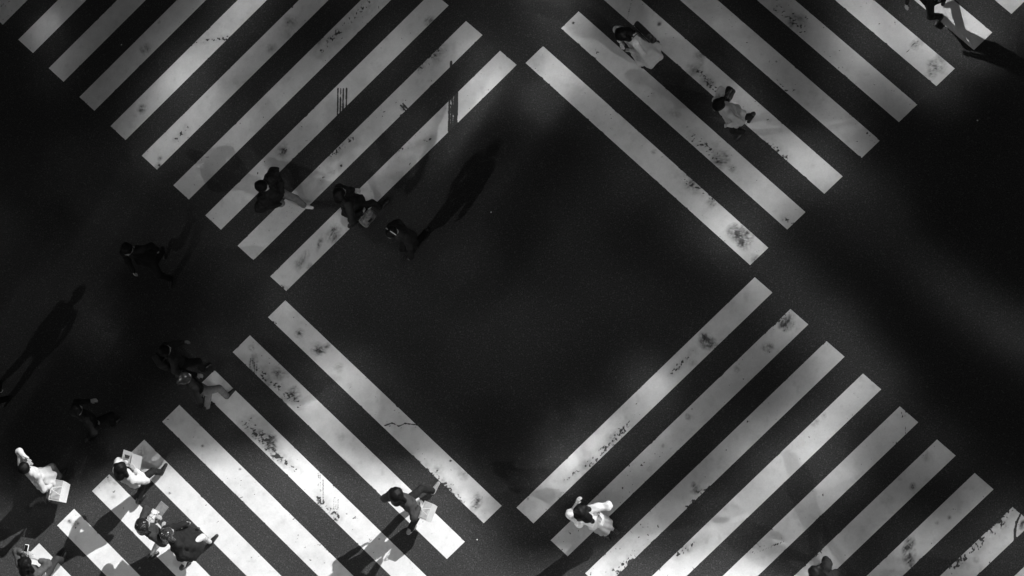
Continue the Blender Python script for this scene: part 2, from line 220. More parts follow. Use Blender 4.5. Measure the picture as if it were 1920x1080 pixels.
# ---------------------------------------------------------------- road
def asphalt_material():
    m = bpy.data.materials.new('asphalt'); m.use_nodes = True
    nt = m.node_tree; N = nt.nodes.new; L = nt.links.new
    b = nt.nodes['Principled BSDF']; b.inputs['Specular IOR Level'].default_value = 0.15
    tc = N('ShaderNodeTexCoord')
    fine = N('ShaderNodeTexNoise'); fine.inputs['Scale'].default_value = 48; fine.inputs['Detail'].default_value = 3; fine.inputs['Roughness'].default_value = 0.7
    vor = N('ShaderNodeTexVoronoi'); vor.inputs['Scale'].default_value = 55
    big = N('ShaderNodeTexNoise'); big.inputs['Scale'].default_value = 0.55; big.inputs['Detail'].default_value = 5
    for n in (fine, vor, big): L(tc.outputs['Object'], n.inputs['Vector'])
    r1 = N('ShaderNodeMapRange'); r1.inputs['From Min'].default_value = .3; r1.inputs['From Max'].default_value = .7; r1.inputs['To Min'].default_value = .014; r1.inputs['To Max'].default_value = .060
    L(fine.outputs['Fac'], r1.inputs['Value'])
    # pale stones showing at the surface
    sep = N('ShaderNodeSeparateColor'); L(vor.outputs['Color'], sep.inputs['Color'])
    st = N('ShaderNodeMapRange'); st.inputs['From Min'].default_value = .86; st.inputs['From Max'].default_value = 1.0; st.inputs['To Min'].default_value = 0; st.inputs['To Max'].default_value = .035
    L(sep.outputs['Red'], st.inputs['Value'])
    r2 = N('ShaderNodeMapRange'); r2.inputs['From Min'].default_value = .3; r2.inputs['From Max'].default_value = .7; r2.inputs['To Min'].default_value = .88; r2.inputs['To Max'].default_value = 1.12
    L(big.outputs['Fac'], r2.inputs['Value'])
    ad = N('ShaderNodeMath'); ad.operation = 'ADD'; L(r1.outputs['Result'], ad.inputs[0]); L(st.outputs['Result'], ad.inputs[1])
    mu = N('ShaderNodeMath'); mu.operation = 'MULTIPLY'; L(ad.outputs[0], mu.inputs[0]); L(r2.outputs['Result'], mu.inputs[1])
    L(mu.outputs[0], b.inputs['Base Color']); b.inputs['Roughness'].default_value = .9
    bp = N('ShaderNodeBump'); bp.inputs['Strength'].default_value = .35; bp.inputs['Distance'].default_value = .006
    L(fine.outputs['Fac'], bp.inputs['Height']); L(bp.outputs['Normal'], b.inputs['Normal'])
    return m

road = mesh_obj('road', [(-400, -400, 0), (400, -400, 0), (400, 400, 0), (-400, 400, 0)], [(0, 1, 2, 3)], asphalt_material())
tag(road, 'dark asphalt road surface of the crossing', kind='structure')

def paint_material():
    m = bpy.data.materials.new('road_paint'); m.use_nodes = True
    nt = m.node_tree; N = nt.nodes.new; L = nt.links.new
    b = nt.nodes['Principled BSDF']; b.inputs['Roughness'].default_value = .7; b.inputs['Specular IOR Level'].default_value = .25
    tc = N('ShaderNodeTexCoord')
    at = N('ShaderNodeAttribute'); at.attribute_name = 'wear'
    fine = N('ShaderNodeTexNoise'); fine.inputs['Scale'].default_value = 30; fine.inputs['Detail'].default_value = 5; fine.inputs['Roughness'].default_value = .75
    big = N('ShaderNodeTexNoise'); big.inputs['Scale'].default_value = 3.5; big.inputs['Detail'].default_value = 6; big.inputs['Roughness'].default_value = .65
    for n in (fine, big): L(tc.outputs['Object'], n.inputs['Vector'])
    # chipped where wear beats the fine noise
    sm = N('ShaderNodeMath'); sm.operation = 'ADD'; L(at.outputs['Fac'], sm.inputs[0]); L(fine.outputs['Fac'], sm.inputs[1])
    chip = N('ShaderNodeMapRange'); chip.interpolation_type = 'SMOOTHSTEP'
    chip.inputs['From Min'].default_value = .82; chip.inputs['From Max'].default_value = 1.08; L(sm.outputs[0], chip.inputs['Value'])
    dirt = N('ShaderNodeMapRange'); dirt.inputs['From Min'].default_value = .3; dirt.inputs['From Max'].default_value = .72; dirt.inputs['To Min'].default_value = .60; dirt.inputs['To Max'].default_value = .73
    L(big.outputs['Fac'], dirt.inputs['Value'])
    grain = N('ShaderNodeMapRange'); grain.inputs['From Min'].default_value = .3; grain.inputs['From Max'].default_value = .7; grain.inputs['To Min'].default_value = .93; grain.inputs['To Max'].default_value = 1.05
    L(fine.outputs['Fac'], grain.inputs['Value'])
    col = N('ShaderNodeMath'); col.operation = 'MULTIPLY'; L(dirt.outputs['Result'], col.inputs[0]); L(grain.outputs['Result'], col.inputs[1])
    # rubbed-in soil greys the paint round the chips
    soil = N('ShaderNodeMapRange'); soil.inputs['From Min'].default_value = .02; soil.inputs['From Max'].default_value = .9; soil.inputs['To Min'].default_value = 1; soil.inputs['To Max'].default_value = .16
    at2 = N('ShaderNodeAttribute'); at2.attribute_name = 'soil'; L(at2.outputs['Fac'], soil.inputs['Value'])
    c2 = N('ShaderNodeMath'); c2.operation = 'MULTIPLY'; L(col.outputs[0], c2.inputs[0]); L(soil.outputs['Result'], c2.inputs[1])
    mx = N('ShaderNodeMix'); mx.data_type = 'FLOAT'; L(chip.outputs['Result'], mx.inputs['Factor']); L(c2.outputs[0], mx.inputs['A']); mx.inputs['B'].default_value = .05
    L(mx.outputs['Result'], b.inputs['Base Color'])
    bp = N('ShaderNodeBump'); bp.inputs['Strength'].default_value = .3; bp.inputs['Distance'].default_value = .004
    L(fine.outputs['Fac'], bp.inputs['Height']); L(bp.outputs['Normal'], b.inputs['Normal'])
    return m
PAINT = paint_material()

def wear_at(X, Y):
    w = np.zeros_like(X); soil = np.zeros_like(X)
    for it in WEAR:
        if it[0] == 'blob':
            _, bx, by, r, st, el, ang = it
            dx, dy = X - bx, Y - by
            m = (np.abs(dx) < r * el * 3) & (np.abs(dy) < r * el * 3)
            if not m.any(): continue
            dx, dy = dx[m], dy[m]
            u = (dx * math.cos(ang) + dy * math.sin(ang)) / el; v = -dx * math.sin(ang) + dy * math.cos(ang)
            q = np.sqrt(u * u + v * v) / r + (fbm(X[m] * 7, Y[m] * 7, 41) - .5) * 1.1
            ga = bx * 3.1 + by * 1.7                                  # the scuffs of each stain run their own way
            su, sv = dx * math.cos(ga) + dy * math.sin(ga), -dx * math.sin(ga) + dy * math.cos(ga)
            n = .55 * fbm(su * 11 + bx, sv * 42 + by, 3) + .45 * fbm(X[m] * 34, Y[m] * 34, 7)
            core = np.clip(1.2 - q, 0, 1)
            soil[m] += st * core * np.clip(n * 2.6 - .72, 0, 1)
            w[m] += st * core * np.clip(n * 3.2 - 1.35, 0, 1) * .6
        elif it[0] == 'line':
            _, pts, lw, st = it
            for (ax, ay), (cx, cy_) in zip(pts[:-1], pts[1:]):
                ex, ey = cx - ax, cy_ - ay; l2 = ex * ex + ey * ey
                if X.max() < min(ax, cx) - .2 or X.min() > max(ax, cx) + .2 or Y.max() < min(ay, cy_) - .2 or Y.min() > max(ay, cy_) + .2: continue
                t = np.clip(((X - ax) * ex + (Y - ay) * ey) / l2, 0, 1)
                d = np.hypot(X - ax - t * ex, Y - ay - t * ey)
                w += st * np.clip(1.3 - d / lw, 0, 1) * np.clip(fbm(X * 9, Y * 9, 8) * 1.6, .3, 1)
        else:
            _, (ax, ay), (cx, cy_), ew, st = it
            ex, ey = cx - ax, cy_ - ay; l2 = ex * ex + ey * ey
            if X.max() < min(ax, cx) - .3 or X.min() > max(ax, cx) + .3 or Y.max() < min(ay, cy_) - .3 or Y.min() > max(ay, cy_) + .3: continue
            t = ((X - ax) * ex + (Y - ay) * ey) / l2
            d = np.hypot(X - ax - np.clip(t, 0, 1) * ex, Y - ay - np.clip(t, 0, 1) * ey)
            w += st * np.clip(1.4 - d / ew, 0, 1) * np.clip(fbm(X * 30, Y * 30, 5) * 2.6 - .95, 0, 1) * .75
            soil += st * .3 * np.clip(1.6 - d / (ew * 1.6), 0, 1) * fbm(X * 18, Y * 18, 6)
    return w, soil

def in_view(p, margin):
    """does the point fall near the part of the road that is built in detail"""
    return abs(p[0]) < 11.5 + margin and abs(p[1]) < 7.5 + margin

CROSS_LABEL = {
    'TL': 'zebra crossing of long stripes in the upper left, two walkers with dark coats on it',
    'TR': 'zebra crossing in the upper right with two pale clad walkers on it',
    'BL': 'zebra crossing in the lower left, partly in bright sunlight',
    'BR': 'zebra crossing in the lower right with a white shirted walker at its corner'}
for key, c in CROSSINGS.items():
    O, S, A, E = (Vector(c[k]) for k in ('origin', 'step', 'across', 'along'))
    root = empty('zebra_crossing', (O.x, O.y, 0))
    tag(root, CROSS_LABEL[key], kind='structure')
    for k in range(c['count']):
        o = O + S * k
        if not any(in_view(o + A * a + E * e, .3) for a in (0, 1) for e in (0, .25, .5, .75, 1)): continue
        ne = max(2, int(E.length / .02)); na = max(2, int(A.length / .02))
        ee, aa = np.meshgrid(np.linspace(0, 1, ne + 1), np.linspace(0, 1, na + 1), indexing='ij')
        X = o.x + A.x * aa + E.x * ee; Y = o.y + A.y * aa + E.y * ee
        w, soil = wear_at(X, Y)
        edge = np.minimum(np.minimum(aa, 1 - aa) * A.length, np.minimum(ee, 1 - ee) * E.length)
        # every stripe has slightly broken edges and small chips
        w += np.clip(1 - edge / .02, 0, 1) * np.clip(fbm(X * 7, Y * 7, 11) * 2.4 - 1.25, 0, .8)
        w += np.clip(fbm(X * 22, Y * 22, 21, 3) * 3.4 - 2.75 + .7 * fbm(X * .9, Y * .9, 51), 0, .7)
        soil += np.clip(fbm(X * 1.7, Y * 1.7, 31) - .5, 0, .5) * .5 + np.clip(fbm(X * 9, Y * 9, 33) - .62, 0, .4) * .6
        n1 = na + 1
        v = np.c_[(X - O.x).ravel(), (Y - O.y).ravel(), np.full(X.size, .004)]
        idx = np.arange((ne + 1) * n1).reshape(ne + 1, n1)
        f = np.stack([idx[:-1, :-1], idx[:-1, 1:], idx[1:, 1:], idx[1:, :-1]], -1).reshape(-1, 4)
        if (A.x * E.y - A.y * E.x) > 0: f = f[:, ::-1]
        so = mesh_obj('stripe', v, f, PAINT, root)
        at = so.data.attributes.new('wear', 'FLOAT', 'POINT')
        at.data.foreach_set('value', np.clip(w, 0, 1.5).ravel().astype(np.float32))
        at = so.data.attributes.new('soil', 'FLOAT', 'POINT')
        at.data.foreach_set('value', np.clip(soil, 0, 1).ravel().astype(np.float32))

# ---------------------------------------------------------------- buildings round the crossing (out of view, there to shade and mirror)
def box_mesh(name, boxes, mat, parent=None):
    """boxes: list of (origin, ex, ey, ez) parallelepipeds"""
    V = []; F = []
    for o, ex, ey, ez in boxes:
        b = len(V); o, ex, ey, ez = map(Vector, (o, ex, ey, ez))
        V += [o, o + ex, o + ex + ey, o + ey, o + ez, o + ex + ez, o + ex + ey + ez, o + ey + ez]
        F += [(b, b + 3, b + 2, b + 1), (b + 4, b + 5, b + 6, b + 7), (b, b + 1, b + 5, b + 4), (b + 1, b + 2, b + 6, b + 5), (b + 2, b + 3, b + 7, b + 6), (b + 3, b, b + 4, b + 7)]
    return mesh_obj(name, V, F, mat, parent)

DARK_STONE = plain('dark_stone', .05, .8, .3, .25, .4)
DARK_METAL = plain('dark_metal', .06, .5, .4, .1, 4)
TAN = math.tan(SUN_EL)
h3 = Vector((SUN_H.x, SUN_H.y, 0)); t3 = Vector((-SUN_H.y, SUN_H.x, 0)); up = Vector((0, 0, 1))

# office tower between the sun and the crossing; its roofline throws the edge of the shade
TOWER_D = 50.0
tower = empty('office_tower', tuple(h3 * TOWER_D))
tag(tower, 'tall dark office tower standing up the sunny side street', 'building')
prof = sorted(SHADE_EDGE)
ss = [p[0] for p in prof]; bb = [p[1] for p in prof]
xs = [-45.0] + list(np.arange(-12.8, 12.9, .4)) + [45.0]
V = []; F = []
for s in xs:
    b = float(np.interp(s, ss, bb)); z = (TOWER_D - b) * TAN
    V += [t3 * s, t3 * s + up * z, t3 * s + h3 * 22 + up * z, t3 * s + h3 * 22]
for i in range(len(xs) - 1):
    a = i * 4; c = a + 4
    F += [(a, a + 1, c + 1, c), (a + 1, a + 2, c + 2, c + 1), (a + 2, a + 3, c + 3, c + 2)]
F += [(0, 3, 2, 1), tuple(len(V) - 4 + k for k in (0, 1, 2, 3))]
mesh_obj('wall', V, F, DARK_STONE, tower)
TGLASS = plain('tower_glass', .03, .3, .5)
for fl in range(1, 9):
    box_mesh('window_band', [(t3 * -42 + h3 * -.03 + up * (fl * 3.6 + .9), t3 * 84, h3 * .06, up * 1.9)], TGLASS, tower)

# two unseen blocks added to cut the sky light from either side
for name, s0, dep, hgt, lab in (('sky_block', 40.0, 20, 110, 'long dark unseen block added to hold back sky light on the north side'),
                                ('sky_block', -76.0, -20, 150, 'long dark unseen block added to hold back sky light on the south side')):
    blk = empty(name, tuple(t3 * s0))
    tag(blk, lab, 'building')
    h0 = -60 if dep > 0 else 3
    box_mesh('wall', [(h3 * h0, h3 * (42 - h0), t3 * dep, up * hgt)], DARK_STONE, blk)
    for fl in range(1, 17):
        box_mesh('window_band', [(h3 * (h0 + 2) + t3 * (-.04 if dep > 0 else -.02) + up * (fl * 3.8), h3 * (38 - h0), t3 * .06, up * 2.0)], TGLASS, blk)

# unseen glass reflectors, panes patterned to put the wanted light patches on the crossing
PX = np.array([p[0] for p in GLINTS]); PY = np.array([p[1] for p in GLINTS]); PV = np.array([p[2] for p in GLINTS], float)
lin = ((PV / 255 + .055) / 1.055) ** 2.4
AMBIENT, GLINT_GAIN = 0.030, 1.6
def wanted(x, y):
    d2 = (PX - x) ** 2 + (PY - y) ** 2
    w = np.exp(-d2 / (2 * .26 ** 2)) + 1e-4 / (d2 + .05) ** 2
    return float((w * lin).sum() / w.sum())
def near(x, y, ax, ay, bx, by, r, soft):
    ex, ey = bx - ax, by - ay; t = min(1, max(0, ((x - ax) * ex + (y - ay) * ey) / (ex * ex + ey * ey)))
    d = math.hypot(x - ax - t * ex, y - ay - t * ey)
    return min(1.0, max(0.0, (r + soft - d) / soft))
def shares(x, y):
    """how much of the mirrored light at a place comes from each glass front"""
    c = max(near(x, y, 8.1, 4.6, 9.4, 3.6, 1.0, .4), 0)
    a = max(near(x, y, -1.1, 1.2, -.1, 3.0, .9, .7), near(x, y, -9.6, -1.6, -8.0, 1.0, 1.3, .9)) * (1 - c)
    b = .15 * near(x, y, 3.0, 4.2, 5.6, 2.2, 1.5, 1.2) * (1 - a) * (1 - c)
    k = near(x, y, 7.4, .6, 10.5, -1.4, .4, .5) * (1 - a - b - c)
    r = 1 - a - b - c - k
    return {'A': a + r * .14, 'B': b + r * .28, 'C': k + r * .30, 'D': c, 'E': r * .28}

gm = bpy.data.materials.new('mirror_glass'); gm.use_nodes = True
_b = gm.node_tree.nodes['Principled BSDF']; _b.inputs['Metallic'].default_value = 1.0; _b.inputs['Roughness'].default_value = .045
_a = gm.node_tree.nodes.new('ShaderNodeAttribute'); _a.attribute_name = 'patch_reflectance'
gm.node_tree.links.new(_a.outputs['Fac'], _b.inputs['Base Color'])

def soften(a, sx, sy):                          # how far the slightly wavy glass spreads the light
    for ax, sg in ((0, sx), (1, sy)):
        k = np.exp(-.5 * (np.arange(-4, 5) / sg) ** 2); k /= k.sum()
        p = np.pad(a, [(4, 4) if q == ax else (0, 0) for q in (0, 1)], mode='edge')
        a = sum(k[q] * np.take(p, range(q, q + a.shape[ax]), axis=ax) for q in range(9))
    return a

def glass_reflector(which, az, dist, label, PW=.4, PH=.3):
    n_az = (az - math.pi + SUN_AZ) / 2
    n3 = Vector((math.cos(n_az), math.sin(n_az), 0)); g3 = Vector((-n3.y, n3.x, 0))
    u3 = Vector((math.cos(az), math.sin(az), 0)); cs = abs(u3.dot(n3))
    # panes that throw light on the crossing, reflectance set from the wanted patches
    cor = []
    for gx in (-11, 10.5):
        for gy in (-6.6, 7.2):
            g = Vector((gx, gy, 0)); t = (dist + g.dot(n3)) / cs; p = g + u3 * t
            cor.append((p.dot(g3), t * TAN))
    NI = range(int(min(c[0] for c in cor) / PW), int(max(c[0] for c in cor) / PW) + 2)
    NJ = range(max(2, int(min(c[1] for c in cor) / PH)), int(max(c[1] for c in cor) / PH) + 2)
    T = np.zeros((len(NI), len(NJ)))
    for i in NI:
        for j in NJ:
            c = n3 * -dist + g3 * (i * PW); t = j * PH / TAN
            gx, gy = c.x - u3.x * t, c.y - u3.y * t
            if abs(gx) > 11.5 or abs(gy) > 7.6: continue
            w = shares(gx, gy)[which]
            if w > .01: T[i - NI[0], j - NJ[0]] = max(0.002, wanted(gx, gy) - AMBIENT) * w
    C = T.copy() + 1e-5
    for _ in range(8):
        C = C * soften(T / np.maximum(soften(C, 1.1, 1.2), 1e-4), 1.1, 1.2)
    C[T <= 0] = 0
    V = []; F = []; R = []; S = []; Zs = []
    q = g3 * (PW / 2 - .012); u = up * (PH / 2 - .012)
    for i, j in np.argwhere(C > .001):
        o = g3 * ((i + NI[0]) * PW) + up * ((j + NJ[0]) * PH) + n3 * .02
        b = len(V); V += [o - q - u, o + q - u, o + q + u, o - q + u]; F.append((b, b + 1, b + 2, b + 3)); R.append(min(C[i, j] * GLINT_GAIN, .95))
        S.append((i + NI[0]) * PW)
    bld = empty('unseen_glass_front', tuple(n3 * -dist))
    tag(bld, label, 'building')
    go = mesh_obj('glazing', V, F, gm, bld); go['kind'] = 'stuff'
    at = go.data.attributes.new('patch_reflectance', 'FLOAT', 'FACE'); at.data.foreach_set('value', np.array(R, np.float32))  # light pattern for the road is put into each pane's reflectance
    s0, s1 = min(S) - 1, max(S) + 1
    box_mesh('wall', [(g3 * s0 + n3 * -10, g3 * (s1 - s0), n3 * 10, up * 56)], DARK_STONE, bld)

glass_reflector('A', BOUNCE_AZ, 24.0, 'unseen office block straight down the sunny street, mirrored front patterned to throw light patches')
glass_reflector('B', rad(183), 27.0, 'unseen mirrored glass block added to reflect sun from the west')
glass_reflector('C', rad(290), 22.0, 'unseen mirrored glass block added to reflect sun from the south')
glass_reflector('E', rad(330), 30.0, 'unseen mirrored glass block added to reflect sun from the south east')
glass_reflector('D', rad(140), 17.0, 'unseen slim mirrored glass front reflecting sun from the north west')

# ---------------------------------------------------------------- modelling by distance fields
def V3(*a): return np.array(a, float)

def cone(a, b, ra, rb):
    a = np.asarray(a, float); b = np.asarray(b, float); ab = b - a; l2 = max(float(ab @ ab), 1e-9)
    def d(P):
        t = np.clip(((P - a) @ ab) / l2, 0, 1)
        q = P - a - t[..., None] * ab
        return np.sqrt((q * q).sum(-1)) - (ra + (rb - ra) * t)
    m = max(ra, rb)
    return d, np.minimum(a, b) - m, np.maximum(a, b) + m

def ell(c, r, rot=None):
    c = np.asarray(c, float); r = np.asarray(r, float); M = np.eye(3) if rot is None else np.asarray(rot, float)
    def d(P):
        q = (P - c) @ M
        k0 = np.sqrt(((q / r) ** 2).sum(-1)); k1 = np.sqrt(((q / r ** 2) ** 2).sum(-1)) + 1e-9
        return k0 * (k0 - 1) / k1
    m = r.max()
    return d, c - m, c + m

def bell(z0, z1, c0, r0, c1, r1, folds=0, amp=0.0, phase=0.0):
    """a skirt: elliptical section from (c0, r0) at z0 (hem) to (c1, r1) at z1 (waist)"""
    c0, r0, c1, r1 = (np.asarray(v, float) for v in (c0, r0, c1, r1))
    def d(P):
        t = np.clip((P[..., 2] - z0) / (z1 - z0), 0, 1)[..., None]
        c = c0 + (c1 - c0) * t; r = r0 + (r1 - r0) * (t ** .8)
        q = P[..., :2] - c
        th = np.arctan2(q[..., 1], q[..., 0])
        k = np.sqrt(((q / r) ** 2).sum(-1))
        w = amp * (1 - t[..., 0]) * np.sin(folds * th + phase + 2 * t[..., 0]) if folds else 0.0
        return np.maximum((k - 1) * r.min(-1) - w, np.maximum(z0 - P[..., 2], P[..., 2] - z1))
    m = max(r0.max(), r1.max()) + amp
    lo = np.r_[np.minimum(c0, c1) - m, z0 - .01]; hi = np.r_[np.maximum(c0, c1) + m, z1 + .01]
    return d, lo, hi

def slab(c, half, rot=None, rnd=.01):
    c = np.asarray(c, float); half = np.asarray(half, float); M = np.eye(3) if rot is None else np.asarray(rot, float)
    def d(P):
        q = np.abs((P - c) @ M) - half + rnd
        return np.sqrt((np.maximum(q, 0) ** 2).sum(-1)) + np.minimum(q.max(-1), 0) - rnd
    m = np.sqrt((half ** 2).sum())
    return d, c - m, c + m

_C = [(i, j, k) for i in (0, 1) for j in (0, 1) for k in (0, 1)]
_E = [(a, b) for a in range(8) for b in range(a + 1, 8) if sum(abs(_C[a][q] - _C[b][q]) for q in range(3)) == 1]

def mesh_field(prims, vox, k=.03, cut=None, warp=None):
    """surface of the smooth union of prims, as (verts, quads)"""
    lo = np.min([p[1] for p in prims], 0) - 2.5 * vox; hi = np.max([p[2] for p in prims], 0) + 2.5 * vox
    n = np.ceil((hi - lo) / vox).astype(int) + 1
    ax = [lo[q] + vox * np.arange(n[q]) for q in range(3)]
    P = np.stack(np.meshgrid(*ax, indexing='ij'), -1)
    D = np.full(tuple(n), 9.0)
    for fn, plo, phi in prims:
        i0 = np.clip(np.floor((plo - lo - k - 2 * vox) / vox).astype(int), 0, n); i1 = np.clip(np.ceil((phi - lo + k + 2 * vox) / vox).astype(int) + 1, 0, n)
        sl = tuple(slice(a, b) for a, b in zip(i0, i1))
        d = fn(P[sl]); o = D[sl]
        hh = np.clip(.5 + .5 * (o - d) / k, 0, 1)
        D[sl] = o * (1 - hh) + d * hh - k * hh * (1 - hh)
    if warp is not None: D = D + warp(P)
    if cut is not None: D = np.maximum(D, cut(P))
    inside = D < 0
    m = [s - 1 for s in D.shape]
    def corner(A, c): return A[c[0]:c[0] + m[0], c[1]:c[1] + m[1], c[2]:c[2] + m[2]]
    cnt = sum(corner(inside, c).astype(np.int8) for c in _C)
    act = (cnt > 0) & (cnt < 8)
    ids = np.full(act.shape, -1, np.int64); ids[act] = np.arange(act.sum())
    base = np.argwhere(act)
    F = np.stack([corner(D, c)[act] for c in _C], -1)
    acc = np.zeros((len(base), 3)); num = np.zeros(len(base))
    for a, b in _E:
        fa, fb = F[:, a], F[:, b]; mk = (fa < 0) != (fb < 0)
        t = np.where(mk, fa / np.where(mk, fa - fb, 1), 0)
        pt = np.array(_C[a]) + t[:, None] * (np.array(_C[b]) - np.array(_C[a]))
        acc[mk] += pt[mk]; num += mk
    V = lo + (base + acc / num[:, None]) * vox
    Q = []
    for axq in range(3):
        b_, c_ = (axq + 1) % 3, (axq + 2) % 3
        s0 = [slice(None)] * 3; s1 = [slice(None)] * 3
        s0[axq] = slice(0, -1); s1[axq] = slice(1, None)
        for q in (b_, c_): s0[q] = slice(1, -1); s1[q] = slice(1, -1)
        A = inside[tuple(s0)]; B = inside[tuple(s1)]
        for flip, mk in ((False, A & ~B), (True, ~A & B)):
            g = np.argwhere(mk)
            if not len(g): continue
            g[:, b_] += 1; g[:, c_] += 1
            def cell(db, dc):
                h = g.copy(); h[:, b_] -= db; h[:, c_] -= dc
                return ids[h[:, 0], h[:, 1], h[:, 2]]
            q = np.stack([cell(1, 1), cell(0, 1), cell(0, 0), cell(1, 0)], -1)
            Q.append(q[:, ::-1] if flip else q)
    return V, np.concatenate(Q)

def joined(*parts):
    V = []; F = []; n = 0
    for v, f in parts:
        V.append(v); F.append(f + n); n += len(v)
    return np.concatenate(V), np.concatenate(F)

def np_obj(name, vf, mat, parent):
    v, f = vf
    me = bpy.data.meshes.new(name)
    me.vertices.add(len(v)); me.vertices.foreach_set('co', v.astype(np.float32).ravel())
    me.loops.add(f.size); me.loops.foreach_set('vertex_index', f.astype(np.int32).ravel())
    me.polygons.add(len(f)); me.polygons.foreach_set('loop_start', np.arange(0, f.size, 4, dtype=np.int32))
    me.update(calc_edges=True); me.validate(); me.shade_smooth()
    me.materials.append(mat)
    return link(bpy.data.objects.new(name, me), parent)

# ---------------------------------------------------------------- cloth, hair, skin (black and white)
SKIN = plain('skin', .36, .5, .4, .06, 25)
HAIR = plain('black_hair', .006, .5, .12, .5, 60, bump=.5)
HAIR2 = plain('brown_hair', .035, .35, .5, .5, 60, bump=.5)
BLACK = plain('black_cloth', .012, .85, .2, .3, 18, bump=.25)
CHAR = plain('charcoal_cloth', .030, .85, .25, .25, 18, bump=.25)
DGREY = plain('dark_grey_cloth', .07, .85, .25, .25, 18, bump=.3)
GREY = plain('grey_cloth', .17, .85, .25, .2, 18, bump=.3)
PALE = plain('pale_cloth', .36, .85, .25, .12, 14, bump=.3)
WHITE = plain('white_cloth', .50, .85, .25, .07, 14, bump=.3)
LEATHER = plain('black_leather', .012, .35, .5, .2, 30)
WLEATHER = plain('white_leather', .74, .5, .4, .08, 30)
PAPER = plain('white_paper', .62, .8, .2, .04, 12)
PRINT = plain('dark_print', .04, .7, .3, .3, 40)
GLASSY = plain('black_glass', .006, .08, .6)
EYE = plain('eye_white', .7, .2, .5); IRIS = plain('iris_dark', .02, .15, .5); LIP = plain('lips', .2, .45, .4)

def unit(v): v = np.asarray(v, float); return v / max(np.linalg.norm(v), 1e-9)

def ik(a, b, l1, l2, hint):
    """elbow or knee between a and b (b is pulled in if out of reach)"""
    a, b, hint = (np.asarray(v, float) for v in (a, b, hint))
    d = b - a; L = np.linalg.norm(d)
    if L > (l1 + l2) * .995: b = a + d / L * (l1 + l2) * .995; d = b - a; L = np.linalg.norm(d)
    x = (l1 * l1 - l2 * l2 + L * L) / (2 * L); h = math.sqrt(max(l1 * l1 - x * x, 0)); u = d / L
    n = unit(hint - (hint @ u) * u)
    return a + u * x + n * h, b

def hand_field(w, d, n, s, curl):
    """palm, four unequal bent fingers and a thumb leaving the side of the palm; w wrist, d along the hand, n out of the back, s towards the thumb"""
    d, s = unit(d), unit(s); n = unit(np.cross(s, d)) if n is None else unit(n)
    pr = [cone(w - d * .03, w + d * .02, .020, .021)]
    for k, (off, ln) in enumerate(((.027, .072), (.009, .080), (-.009, .075), (-.026, .058))):
        b = w + d * .085 + s * off
        pr.append(cone(w + d * .02 + s * off * .5, b, .014, .0105))
        p1 = b + unit(d * math.cos(curl * .8) - n * math.sin(curl * .8)) * ln * .5
        p2 = p1 + unit(d * math.cos(curl * 1.9) - n * math.sin(curl * 1.9)) * ln * .5
        pr += [cone(b, p1, .0098, .0085), cone(p1, p2, .0085, .007)]
    tb = w + d * .028 + s * .022
    t1 = tb + unit(d * .75 + s * .6 - n * .25) * .034
    pr += [cone(tb, t1, .012, .0098), cone(t1, t1 + unit(d * .9 + s * .15 - n * (.3 + .4 * curl)) * .03, .0098, .0078)]
    return mesh_field(pr, .0055, .007)

